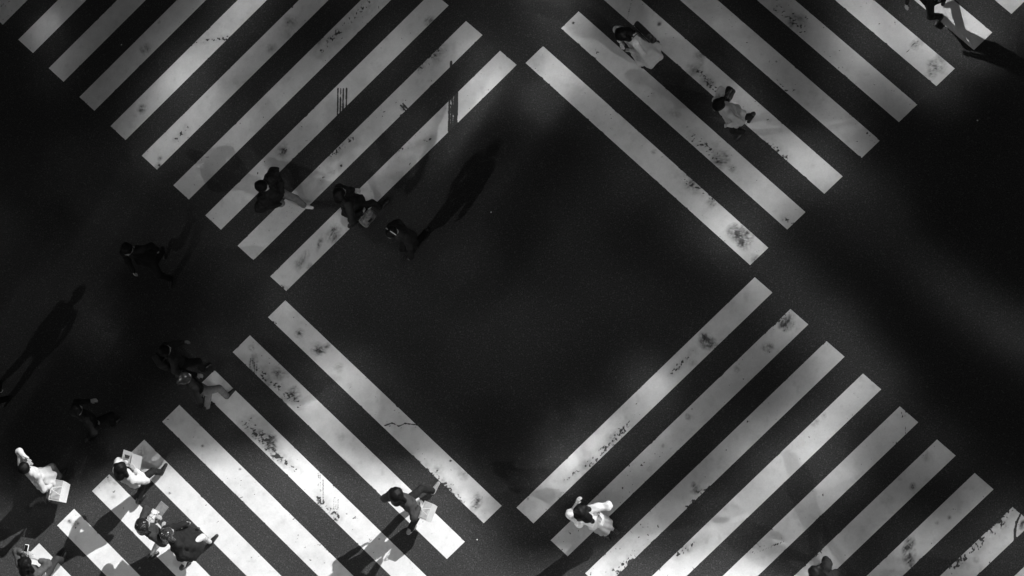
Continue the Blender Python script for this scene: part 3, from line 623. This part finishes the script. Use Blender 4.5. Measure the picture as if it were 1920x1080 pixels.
def make_person(key, label, top='jacket', top_mat=BLACK, legs='trousers', leg_mat=BLACK, shoe_mat=LEATHER, hair='short', hair_mat=HAIR,
                arms=None, lean=.03, look=0.0, nod=.12, seed=0, sleeve=1.0, skirt_hem=.5, skirt_r=.24, collar=None, hem=None, puff=0.0, coat_r=.21, mitts=False, head=1.10, fold=.007, pale_sole=False):
    sp = PEOPLE[key]; H = sp['height']; rg = np.random.RandomState(seed + 5)
    root = empty('person', (sp['root'][0], sp['root'][1], 0), sp['heading'])
    tag(root, label, 'person', 'people crossing the road')
    (lf, rf) = sp['feet']
    if lf[1] < rf[1] - .04 and False: lf, rf = rf, lf
    # skeleton
    hipz = .515 * H
    far = max(np.hypot(*lf), np.hypot(*rf)); leg = .245 * H
    hipz = min(hipz, .045 * H + math.sqrt(max((2 * leg * .985) ** 2 - far ** 2, .3)))
    mx = (lf[0] + rf[0]) / 2 * .35
    pel = V3(mx, 0, hipz)
    chest = pel + V3(lean * .8, 0, .205 * H); neck = pel + V3(lean * 1.4, 0, .325 * H)
    headc = pel + V3(lean * 1.4 + nod * .22, 0, .325 * H + .105 * H)
    # which foot belongs to which leg: the left foot is the one given first unless it lies clearly to the right
    feet = []
    for sd, (fx, fy) in ((1, lf), (-1, rf)):
        y = fy * .8 + sd * .045
        back = fx < -.12
        feet.append((sd, V3(fx - .03, y, .055 * H + (.045 if back else 0)), -.55 if back else (.22 if fx > .15 else 0.0)))
    hips = {1: pel + V3(0, .052 * H, -.01), -1: pel + V3(0, -.052 * H, -.01)}
    L = {}
    for sd, an, pitch in feet:
        kn, an2 = ik(hips[sd], an, leg, leg, (1, .08 * sd, .1)); L[sd] = (kn, an2, pitch)
    shw = .108 * H
    sh = {sd: neck + V3(-.005, sd * shw, -.035 * H) for sd in (1, -1)}
    ua, fa = .172 * H, .150 * H
    fwd = {1: np.sign(-(lf[0] - rf[0])) or 1, -1: np.sign(lf[0] - rf[0]) or 1}
    A = {}
    for sd in (1, -1):
        tgt = (arms or {}).get('L' if sd > 0 else 'R')
        if tgt is None:
            hnd = sh[sd] + V3(.17 * fwd[sd] + .05, sd * .055, -.30 * H); hint = (-1, sd * .35, 0)
        else:
            hnd = V3(*tgt[:3]); hint = tgt[3] if len(tgt) > 3 else (-.5, sd * .9, -.5)
        el, wr = ik(sh[sd], hnd, ua, fa, hint); A[sd] = (el, wr)
    # head directions
    cy_, sy_ = math.cos(look), math.sin(look)
    Hf = V3(cy_ * math.cos(nod), sy_ * math.cos(nod), -math.sin(nod)); Hs = V3(-sy_, cy_, 0); Hu = np.cross(Hf, Hs)
    HM = np.stack([Hf, Hs, Hu], 1)
    def hp(x, y, z): return headc + HM @ (V3(x, y, z) * head)
    # body: one continuous surface from head to ankles, hands merged in
    body = [ell(hp(-.004, 0, .012), np.array((.088, .073, .098)) * head, HM), ell(hp(.022, 0, -.045), np.array((.062, .054, .066)) * head, HM),
            cone(hp(.082, 0, -.008), hp(.098, 0, -.030), .010, .013), ell(hp(.075, 0, .022), np.array((.02, .05, .012)) * head, HM),
            ell(hp(-.005, .073, -.012), np.array((.018, .009, .03)) * head, HM), ell(hp(-.005, -.073, -.012), np.array((.018, .009, .03)) * head, HM),
            cone(hp(-.02, 0, -.06), neck - V3(0, 0, .02), .050, .056),
            ell(chest + V3(0, 0, .03), (.082, .125, .17)), ell(pel + V3(0, 0, .02), (.088, .135, .12)), cone(pel, chest, .088, .085)]
    for sd in (1, -1):
        kn, an, _ = L[sd]; el, wr = A[sd]
        body += [cone(hips[sd], kn, .070, .046), cone(kn, kn + (an - kn) * .35, .047, .050), cone(kn + (an - kn) * .35, an, .048, .031),
                 cone(neck - V3(0, 0, .045), sh[sd], .055, .046), cone(sh[sd], el, .044, .035), cone(el, wr, .036, .024)]
    parts = [mesh_field(body, .016, .03)]
    for sd in (1, -1):
        el, wr = A[sd]; d = unit(wr - el); hang = d[2] < -.6
        s = unit(np.cross(d, V3(0, 0, 1))) if not hang else V3(1, 0, 0)
        s = s if hang else s * (1 if s @ V3(0, -sd, 0) > 0 else -1)
        s = unit(s - (s @ d) * d); n = np.cross(s, d) * sd * -1
        if hang: n = V3(0, sd, 0) - (V3(0, sd, 0) @ d) * d
        elif n[2] < 0: n = -n
        parts.append(hand_field(wr, d, n, s, .55))
    np_obj('body', joined(*parts), SKIN, root)
    for sd in (1, -1):
        ey = np_obj('eye', mesh_field([ell(hp(.078, sd * .031, .0), (.011, .014, .009), HM)], .005, .004), EYE, root)
        np_obj('iris', mesh_field([ell(hp(.086, sd * .031, -.001), (.006, .0065, .0065), HM)], .0032, .003), IRIS, ey)
    np_obj('mouth', mesh_field([ell(hp(.083, 0, -.058), (.008, .024, .007), HM)], .005, .004), LIP, root)
    # hair
    hr = [ell(hp(-.016, 0, .028), np.array((.108, .097, .106)) * head, HM)]
    if hair in ('bob', 'long'):
        for sd in (1, -1): hr.append(cone(hp(-.02, sd * .078, .03), hp(-.008, sd * .095, -.12), .052, .046))
        hr.append(cone(hp(-.055, 0, .02), hp(-.085, 0, -.13), .084, .090))
    if hair == 'long':
        hr.append(cone(hp(-.07, 0, -.06), hp(-.10, 0, -.26), .066, .045)); hr.append(cone(hp(-.05, .05, -.08), hp(-.05, .07, -.24), .035, .025))
    if hair in ('bun', 'tail'):
        hr.append(ell(hp(-.115, 0, .05), np.array((.042, .045, .042)) * head, HM))
        if hair == 'tail': hr.append(cone(hp(-.12, 0, .03), hp(-.15, 0, -.16), .028, .018))
    face = lambda P: -(np.maximum(.0, 1) * (np.sqrt((((P - hp(.088, 0, -.035)) @ HM / np.array([.052, .068, .085]) * head) ** 2).sum(-1)) - 1)) * .05
    tz = rg.rand() * 6
    def strands(P):
        q = (P - headc) @ HM
        return .0035 * np.sin(60 * q[..., 1] + 12 * q[..., 0] + tz) + .003 * np.sin(38 * q[..., 0] - 25 * q[..., 2] + tz)
    ho = np_obj('hair', mesh_field(hr, .010, .025, cut=face, warp=strands), hair_mat, root)
    if hair == 'short' or hair == 'bob':
        pass
    # clothes: a little wider than the body, with folds
    ph = rg.rand(6) * 6.28
    def folds(amp):
        return lambda P: amp * (np.sin(27 * P[..., 1] + 19 * P[..., 0] + 6 * P[..., 2] + ph[0]) * .6 + np.sin(58 * P[..., 1] - 41 * P[..., 0] + 11 * P[..., 2] + ph[1]) * .3 + np.sin(38 * P[..., 2] + 15 * P[..., 1] + ph[2]) * .3)
    t = .018 + puff
    zh = hem if hem is not None else {'jacket': hipz - .06, 'tee': hipz - .03, 'coat': .42, 'sweater': hipz - .05, 'blouse': hipz - .04}[top]
    tp = [ell(chest + V3(0, 0, .02), (.092 + t, .135 + t, .185)), cone(pel + V3(0, 0, .03), chest, .098 + t, .092 + t), ell(pel + V3(0, 0, .02), (.092 + t, .138 + t, .14)),
          cone(neck - V3(.012, 0, .03), neck + V3(-.01, 0, .005), .075, .066)]
    for sd in (1, -1):
        el, wr = A[sd]; e2 = el + (wr - el) * min(1.0, max(0.0, sleeve * 2 - 1)) * .96
        tp += [cone(neck - V3(0, 0, .05), sh[sd], .06 + t * .5, .048 + t), cone(sh[sd], sh[sd] + (el - sh[sd]) * min(1.0, sleeve * 2), .045 + t, .040 + t * .9)]
        if sleeve > .5: tp.append(cone(el, e2, .040 + t * .9, .031 + t * .7))
        if mitts: tp.append(cone(e2, wr + unit(wr - el) * .15, .034 + t * .7, .040))
    cutz = lambda P: np.maximum(zh - P[..., 2], -1)
    if top == 'coat':
        tp.append(bell(zh, hipz + .2, (mx * .6, 0), (coat_r - .01 + t, coat_r + .01 + t), (pel[0], 0), (.105 + t, .145 + t), 7, .016, ph[3]))
    to = np_obj('coat' if top == 'coat' else ('jacket' if top == 'jacket' else 'top'), mesh_field(tp, .014, .035, cut=cutz, warp=folds(fold + puff * .25)), top_mat, root)
    if collar is not None:
        np_obj('collar', mesh_field([cone(neck + V3(.02, y0, -.005), neck + V3(.02, y1, -.005), .018, .018) for y0, y1 in ((-.06, .06),)] + [cone(neck + V3(.03, -.055, 0), neck + V3(-.055, -.05, .01), .016, .016), cone(neck + V3(.03, .055, 0), neck + V3(-.055, .05, .01), .016, .016), cone(neck + V3(-.055, -.05, .01), neck + V3(-.055, .05, .01), .016, .016)], .009, .02), collar, to)
    if legs in ('trousers', 'leggings'):
        a = .014 if legs == 'trousers' else .004
        lg = [ell(pel + V3(0, 0, .0), (.096, .143, .12))]
        for sd in (1, -1):
            kn, an, _ = L[sd]
            lg += [cone(hips[sd], kn, .076 + a, .052 + a), cone(kn, an + (kn - an) * .04, .051 + a, .036 + a * 1.6)]
        np_obj('trousers', mesh_field(lg, .014, .03, cut=lambda P: P[..., 2] - (hipz + .12), warp=folds(.005)), leg_mat, root)
    else:
        mid = V3(mx, 0, 0)
        sk = [bell(skirt_hem, hipz + .1, (mid[0], 0), (skirt_r * 1.05, skirt_r), (pel[0], 0), (.095, .13), 9, .022 if skirt_r > .25 else .010, ph[4]), ell(pel, (.098, .145, .11))]
        np_obj('skirt', mesh_field(sk, .014, .03, cut=lambda P: np.maximum(skirt_hem - P[..., 2], P[..., 2] - (hipz + .1)), warp=folds(.004)), leg_mat, root)
    for sd in (1, -1):
        kn, an, pitch = L[sd]
        f = V3(math.cos(pitch), 0, math.sin(pitch)); u = V3(-math.sin(pitch), 0, math.cos(pitch))
        hl = an - u * .038 - f * .035; to_ = an - u * .050 + f * .155
        zmin = min(hl[2], to_[2]) - .028
        if zmin < .006: sft = V3(0, 0, .006 - zmin); hl = hl + sft; to_ = to_ + sft
        shp = [cone(hl, hl + (to_ - hl) * .5, .036, .036), cone(hl + (to_ - hl) * .45, to_, .038, .028), cone(an + V3(0, 0, .03), hl, .040, .036)]
        so = np_obj('shoe', mesh_field(shp, .010, .02, cut=lambda P, o=hl, q=u: -((P - o) @ q) - .030), shoe_mat, root)
        np_obj('sole', mesh_field([cone(hl - u * .028, to_ - u * .018, .040, .032)], .009, .01, cut=lambda P, o=hl, q=u: np.abs((P - o) @ q + .030) - .010), PALE if (shoe_mat is WLEATHER or pale_sole) else CHAR, so)
    return dict(root=root, A=A, sh=sh, neck=neck, headc=headc, hp=hp, HM=HM, pel=pel, heading=sp['heading'], pos=V3(sp['root'][0], sp['root'][1], 0), L=L)

def thing_at(p, name, label, category, local, rz=0.0, group=None):
    """an Empty for something carried: placed in the walker's frame, but a thing of its own"""
    a = p['heading']; l = np.asarray(local, float)
    w = p['pos'] + V3(l[0] * math.cos(a) - l[1] * math.sin(a), l[0] * math.sin(a) + l[1] * math.cos(a), l[2])
    o = empty(name, tuple(w), a + rz)
    return tag(o, label, category, group)

def open_bag(o, w, d, h, mat, taper=.85, handle=None, print_mat=None, lean=0.0, fill=None):
    """a carrier bag hanging from its handles (origin at the hand): four thin walls, base, two loops"""
    hz = -.16 - h
    def ring(z, s): return [(-w / 2 * s, -d / 2 * s, z), (w / 2 * s, -d / 2 * s, z), (w / 2 * s, d / 2 * s, z), (-w / 2 * s, d / 2 * s, z)]
    k = .004 / max(w, d) * 2
    V = ring(hz, taper) + ring(hz + h * .55, (1 + taper) / 2 + .03) + ring(hz + h, 1) + ring(hz + h, 1 - k * 2) + ring(hz + .01, taper - k * 2)
    V = [(x, y + lean * (z - hz), z) for x, y, z in V]
    F = [(3, 2, 1, 0), (16, 17, 18, 19)]
    for a in (0, 4, 8, 12):
        for q in range(4): F.append((a + q, a + (q + 1) % 4, a + 4 + (q + 1) % 4, a + 4 + q))
    mesh_obj('bag_body', V, F, mat, o)
    fz = hz + h * .965
    np_obj('contents', mesh_field([slab((0, lean * h * .8, fz - .03), (w * .47, d * .46, .04), None, .02)], .010, .02), fill or mat, o)
    for sy in (-1, 1):
        np_obj('handle', mesh_field([cone((-w * .22, sy * d / 2, hz + h - .03), (-w * .06, sy * .008, -.005), .006, .006), cone((-w * .06, sy * .008, -.005), (w * .06, sy * .008, -.005), .006, .006), cone((w * .06, sy * .008, -.005), (w * .22, sy * d / 2, hz + h - .03), .006, .006)], .006, .004), handle or mat, o)
    if print_mat is not None:
        for q in range(5):
            x = (q - 2) * w * .16; z = hz + h * (.35 + .12 * (q % 3))
            mesh_obj('printed_mark', [(x - w * .06, -d / 2 * 1.0 - .006, z - .03), (x + w * .06, -d / 2 * 1.0 - .006, z - .045), (x + w * .07, -d / 2 * 1.0 - .006, z + .03), (x - w * .05, -d / 2 * 1.0 - .006, z + .05)], [(0, 1, 2, 3)], print_mat, o)

def soft_bag(o, half, mat, strap_to=None, rot=None, pocket=True, strap_mat=None):
    b = np_obj('bag_body', mesh_field([slab((0, 0, 0), half, rot, min(half) * .7)], .010, .02, warp=lambda P: .004 * np.sin(40 * P[..., 0] + 31 * P[..., 2])), mat, o)
    if pocket: np_obj('pocket', mesh_field([slab((half[0] * .9, 0, -half[2] * .3), (half[0] * .5, half[1] * .7, half[2] * .45), rot, .012)], .008, .01), mat, b)
    if strap_to:
        for pts in strap_to:
            np_obj('strap', mesh_field([cone(a, c, .009, .009) for a, c in zip(pts[:-1], pts[1:])], .007, .006), strap_mat or mat, o)

def to_world(p, l):
    a = p['heading']; l = np.asarray(l, float)
    return p['pos'] + V3(l[0] * math.cos(a) - l[1] * math.sin(a), l[0] * math.sin(a) + l[1] * math.cos(a), l[2])

# ---------------------------------------------------------------- the walkers
p = make_person('hooded', 'person in a black jacket and grey trousers with one bright white shoe showing', 'jacket', BLACK, 'trousers', GREY, WLEATHER, 'short', HAIR, seed=1, puff=.040, mitts=True, head=1.16, hem=.78,
                arms={'L': (.10, .20, .98, (-.5, 1, 0)), 'R': (.08, -.20, .96, (-.8, -.7, 0))})

p = make_person('tote', 'person in a long black coat carrying a pale patterned handbag', 'coat', BLACK, 'trousers', BLACK, LEATHER, 'bob', HAIR, seed=2, arms={'R': (.08, -.30, .92, (-.8, -.6, 0)), 'L': (.22, .16, .92)}, hem=.62, puff=.015, coat_r=.24)
o = thing_at(p, 'handbag', 'pale mottled handbag hanging from the arm of the long black coat walker', 'handbag', (.10, -.37, .72), .2)
bagmat = plain('mottled_leather', .16, .5, .4, .6, 22)
soft_bag(o, (.16, .075, .12), bagmat, [[(-.07, 0, .11), (-.05, .02, .2), (.0, .05, .235), (.05, .02, .2), (.07, 0, .11)]], pocket=False)
np_obj('clasp', mesh_field([slab((.0, -.076, .03), (.045, .01, .035), None, .008)], .007, .004), CHAR, o)

p = make_person('headphones', 'person in black with pale headphones over the hair, throwing a long shadow', 'jacket', BLACK, 'trousers', BLACK, LEATHER, 'short', HAIR, seed=3, nod=.3, puff=.015, mitts=True)
o = empty('headphones', tuple(to_world(p, p['headc'])), p['heading'])
tag(o, 'pale headphones worn by the walker with the long shadow', 'headphones')
arc = [(-.01, .108 * math.cos(a), .025 + .118 * math.sin(a)) for a in np.linspace(0, math.pi, 13)]
np_obj('band', mesh_field([cone(a, c, .010, .010) for a, c in zip(arc[:-1], arc[1:])], .007, .006), plain('pale_plastic', .5, .4, .4), o)
for sd in (1, -1): np_obj('ear_cup', mesh_field([cone((-.008, sd * .088, -.008), (-.008, sd * .108, -.008), .034, .030)], .008, .01), CHAR, o)

p = make_person('black_suit', 'tall person all in black with glinting pale shoe tips, off the stripes', 'coat', BLACK, 'trousers', BLACK, LEATHER, 'short', HAIR, seed=4, hem=.75, collar=GREY, mitts=True)

p = make_person('backpack_grey', 'person in a charcoal jacket walking beside the one with a shiny hair bun', 'jacket', CHAR, 'trousers', BLACK, LEATHER, 'short', HAIR, seed=5, puff=.01)
o = thing_at(p, 'backpack', 'charcoal backpack on the charcoal jacket walker next to the hair bun', 'backpack', (-.20, 0, 1.20))
soft_bag(o, (.075, .14, .20), CHAR, [[(.05, s * .09, .18), (.16, s * .10, .24), (.30, s * .09, .16), (.32, s * .10, .0)] for s in (1, -1)])

p = make_person('bun', 'person in black with a shiny hair bun and grey trousers stepping onto a stripe', 'jacket', BLACK, 'trousers', GREY, LEATHER, 'bun', plain('glossy_hair', .015, .3, .5, .4, 60, bump=.4), seed=6, arms={'L': (.14, .18, .92), 'R': (-.05, -.22, .86)}, hem=.86)

p = make_person('grey_arm', 'dark clad person half lost in the deep shade above the white coat walker', 'sweater', plain('soft_black_cloth', .018, .9, .2, .3, 18), 'trousers', BLACK, LEATHER, 'short', HAIR, seed=7, arms={'R': (-.02, -.22, .84), 'L': (.2, .2, .95)})

p = make_person('white_coat', 'person in a bright white coat at the sunlit edge carrying an open white bag', 'coat', WHITE, 'trousers', GREY, LEATHER, 'short', HAIR, seed=8, hem=.62, coat_r=.22, puff=.004, fold=.009,
                arms={'L': (.17, .10, 1.44, (.2, 1, -.2)), 'R': (-.06, -.30, .88, (-.8, -.6, 0))})
o = thing_at(p, 'shopping_bag', 'open white square shopping bag behind the white coat walker', 'bag', (-.08, -.32, .82), .35)
open_bag(o, .38, .22, .32, WLEATHER, .9, fill=PALE)
o = thing_at(p, 'phone', 'phone held up by the white coat walker', 'phone', (.20, .08, 1.56), .2)
np_obj('case', mesh_field([slab((0, 0, 0), (.006, .036, .074), None, .005)], .006, .002), CHAR, o)

p = make_person('papers', 'person with black bobbed hair in a white sweater looking at white sheets', 'sweater', WHITE, 'trousers', BLACK, LEATHER, 'bob', HAIR, seed=9, puff=.014, fold=.009, head=1.15,
                arms={'L': (.27, .13, 1.12, (-.3, 1, -.5)), 'R': (.24, -.10, 1.12, (-.3, -1, -.5))}, nod=.35)
o = thing_at(p, 'paper_sheets', 'white printed sheets held open by the white sweater walker', 'paper', (.34, .06, 1.17), .25)
for q, (x, y, t) in enumerate(((0, -.10, .18), (.01, .11, -.16))):
    sh_ = mesh_obj('sheet', [(-.13, -.10, -.05 * 1), (.13, -.10, .05), (.13, .10, .05 + t * .1), (-.13, .10, -.05 + t * .1), (-.13, -.10, -.054), (.13, -.10, .046), (.13, .10, .046 + t * .1), (-.13, .10, -.054 + t * .1)],
             [(0, 1, 2, 3), (7, 6, 5, 4), (0, 4, 5, 1), (1, 5, 6, 2), (2, 6, 7, 3), (3, 7, 4, 0)], PAPER, o)
    sh_.location = (x, y, 0)
    for r_ in range(1 if q else 2, 2):
        u0 = -.06 + r_ * .09
        mesh_obj('printed_mark', [(u0 - .03, -.05, u0 * .385 - .006), (u0 + .03, -.06, u0 * .385 + .018), (u0 + .025, .05, u0 * .385 + .018), (u0 - .035, .03, u0 * .385 + .001)], [(0, 1, 2, 3)], PRINT, sh_)

p = make_person('pair_far', 'person with glossy black hair leading the close pair, holding a white bag', 'jacket', CHAR, 'leggings', PALE, LEATHER, 'long', plain('glossy_hair2', .015, .2, .6, .4, 60, bump=.4), seed=10, head=1.25, puff=.012,
                arms={'L': (.24, .16, 1.08, (-.3, 1, -.4)), 'R': (.20, -.12, .98)}, hem=.78)
o = thing_at(p, 'tote_bag', 'white bag with black pattern held by the leading walker of the close pair', 'bag', (.20, .16, 1.30), .5)
open_bag(o, .24, .10, .22, WLEATHER, .9, LEATHER, PRINT)
o = thing_at(p, 'grey_folder', 'grey flat folder held out by the leading walker of the close pair', 'folder', (.36, .20, 1.02), .3)
np_obj('cover', mesh_field([slab((0, 0, 0), (.13, .10, .008), None, .006)], .008, .003), GREY, o)

p = make_person('pair_near', 'person in a wide black coat, white collar and pale stockings behind the pair\'s leader', 'coat', BLACK, 'leggings', WHITE, LEATHER, 'bob', plain('glossy_hair3', .03, .15, .8, .6, 40, bump=.5), seed=11, collar=WHITE, hem=.46, coat_r=.30, puff=.02, head=1.18, mitts=True)

p = make_person('phone', 'person in a dark grey top and black trousers looking at a phone, bottom left corner', 'tee', DGREY, 'trousers', CHAR, LEATHER, 'bob', HAIR, seed=12, sleeve=.8, puff=.015, head=1.22, collar=GREY,
                arms={'L': (.25, .18, 1.22, (-.3, 1, -.5)), 'R': (.24, -.02, 1.12, (-.3, -1, -.5))}, nod=.4)
np_obj('shirt_hem', mesh_field([bell(.72, .84, (p['pel'][0], 0), (.15, .18), (p['pel'][0], 0), (.135, .165), 6, .01)], .012, .02), WHITE, p['root'])
o = thing_at(p, 'phone', 'white cased phone with a dark screen in the corner walker\'s hand', 'phone', (.33, .17, 1.25), .3)
np_obj('case', mesh_field([slab((0, 0, 0), (.075, .042, .008), None, .006)], .006, .002), WLEATHER, o)
mesh_obj('screen', [(-.062, -.034, .0095), (.062, -.034, .0095), (.062, .034, .0095), (-.062, .034, .0095)], [(0, 1, 2, 3)], GLASSY, o)

p = make_person('white_bag', 'striding person in dark jacket and trousers carrying a white paper bag in the sun', 'jacket', plain('slate_cloth', .04, .85, .25, .25, 18, bump=.3), 'trousers', BLACK, plain('grey_leather', .22, .5, .4, .1, 30), 'bob', HAIR, seed=13, head=1.28, puff=.012, pale_sole=True,
                arms={'R': (.06, -.25, .90, (-.8, -.6, 0)), 'L': (-.02, .24, .88, (-.8, .5, 0))})
o = thing_at(p, 'paper_bag', 'white paper bag hanging beside the striding dark jacket walker', 'bag', (.08, -.29, .86), .25)
open_bag(o, .32, .16, .27, plain('bag_paper', .56, .8, .2, .06, 10), .95, fill=PALE)

p = make_person('white_tee', 'person in a white T-shirt and pale skirt with long dark hair and bent elbow', 'tee', WHITE, 'skirt', PALE, LEATHER, 'long', HAIR, seed=14, sleeve=.66, skirt_hem=.40, skirt_r=.19, hem=.74,
                puff=.014, fold=.012, head=1.2, arms={'R': (-.06, -.22, 1.06, (-.6, -1, .5)), 'L': (.26, -.02, 1.30, (-.2, 1, -.5))}, nod=.2)

p = make_person('long_skirt', 'person in a long flared pale coat with a black square backpack', 'coat', WHITE, 'skirt', PALE, LEATHER, 'long', HAIR, seed=15, skirt_hem=.20, skirt_r=.24, hem=.16, coat_r=.27, puff=.004, fold=.010,
                arms={'L': (.16, .14, 1.05, (-.2, 1, -.5)), 'R': (.18, -.12, 1.08, (-.2, -1, -.5))}, nod=.25, head=1.15)
o = thing_at(p, 'backpack', 'black square backpack on the long pale coat walker', 'backpack', (-.24, .10, 1.10))
soft_bag(o, (.06, .19, .22), LEATHER, [[(.05, s * .09 - .08, .18), (.15, s * .10 - .08, .27), (.30, s * .09 - .08, .20), (.32, s * .10 - .08, .05)] for s in (1, -1)])

p = make_person('pale_blouse', 'person in a pale blouse with black hair and a small black shoulder bag', 'coat', WHITE, 'trousers', BLACK, LEATHER, 'tail', HAIR, seed=16, hem=.62, coat_r=.19, collar=WHITE, puff=.004, fold=.012,
                arms={'R': (-.06, -.24, .98, (-.8, -.6, 0)), 'L': (.16, .18, .98)}, head=1.15)
o = thing_at(p, 'shoulder_bag', 'small black bag at the side of the pale blouse walker', 'bag', (-.20, -.24, .98), .3)
soft_bag(o, (.13, .07, .11), LEATHER, [[(-.08, 0, .07), (-.02, .08, .24), (.06, .13, .42)], [(.08, 0, .07), (.07, .08, .24), (.10, .13, .42)]])

p = make_person('bottom_edge', 'person in black half cut off by the bottom edge', 'jacket', BLACK, 'trousers', BLACK, LEATHER, 'bob', HAIR, seed=17, puff=.03, mitts=True)
p = make_person('top_edge', 'person at the top edge of whom mostly dark legs show', 'jacket', BLACK, 'trousers', BLACK, LEATHER, 'short', HAIR, seed=18)
p = make_person('left_edge', 'person at the left edge of whom only the feet and a long shadow show', 'coat', BLACK, 'trousers', BLACK, LEATHER, 'short', HAIR, seed=19, hem=.7)

# ---------------------------------------------------------------- scraps of litter on the asphalt
SCRAP = plain('scrap_paper', .6, .8, .3, .1, 50)
for (x, y), place in zip(LITTER, ('in the dark middle of the crossing', 'on the dark road far right', 'on the dark road by the upper left stripes', 'below the striding walker with the paper bag')):
    q = random.random() * 3
    V = [(math.cos(q + a) * r, math.sin(q + a) * r, z) for a, r, z in ((0, .016, .008), (1.3, .012, .003), (2.4, .017, .010), (3.9, .013, .003), (5.2, .015, .007))]
    V += [(vx * .9, vy * .9, vz - .002) for vx, vy, vz in V]
    s_ = mesh_obj('paper_scrap', V, [(0, 1, 2, 3, 4), (9, 8, 7, 6, 5)] + [(k, k + 5, (k + 1) % 5 + 5, (k + 1) % 5) for k in range(5)], SCRAP)
    s_.location = (x, y, .003)
    tag(s_, 'tiny pale paper scrap ' + place, 'litter', 'paper scraps')
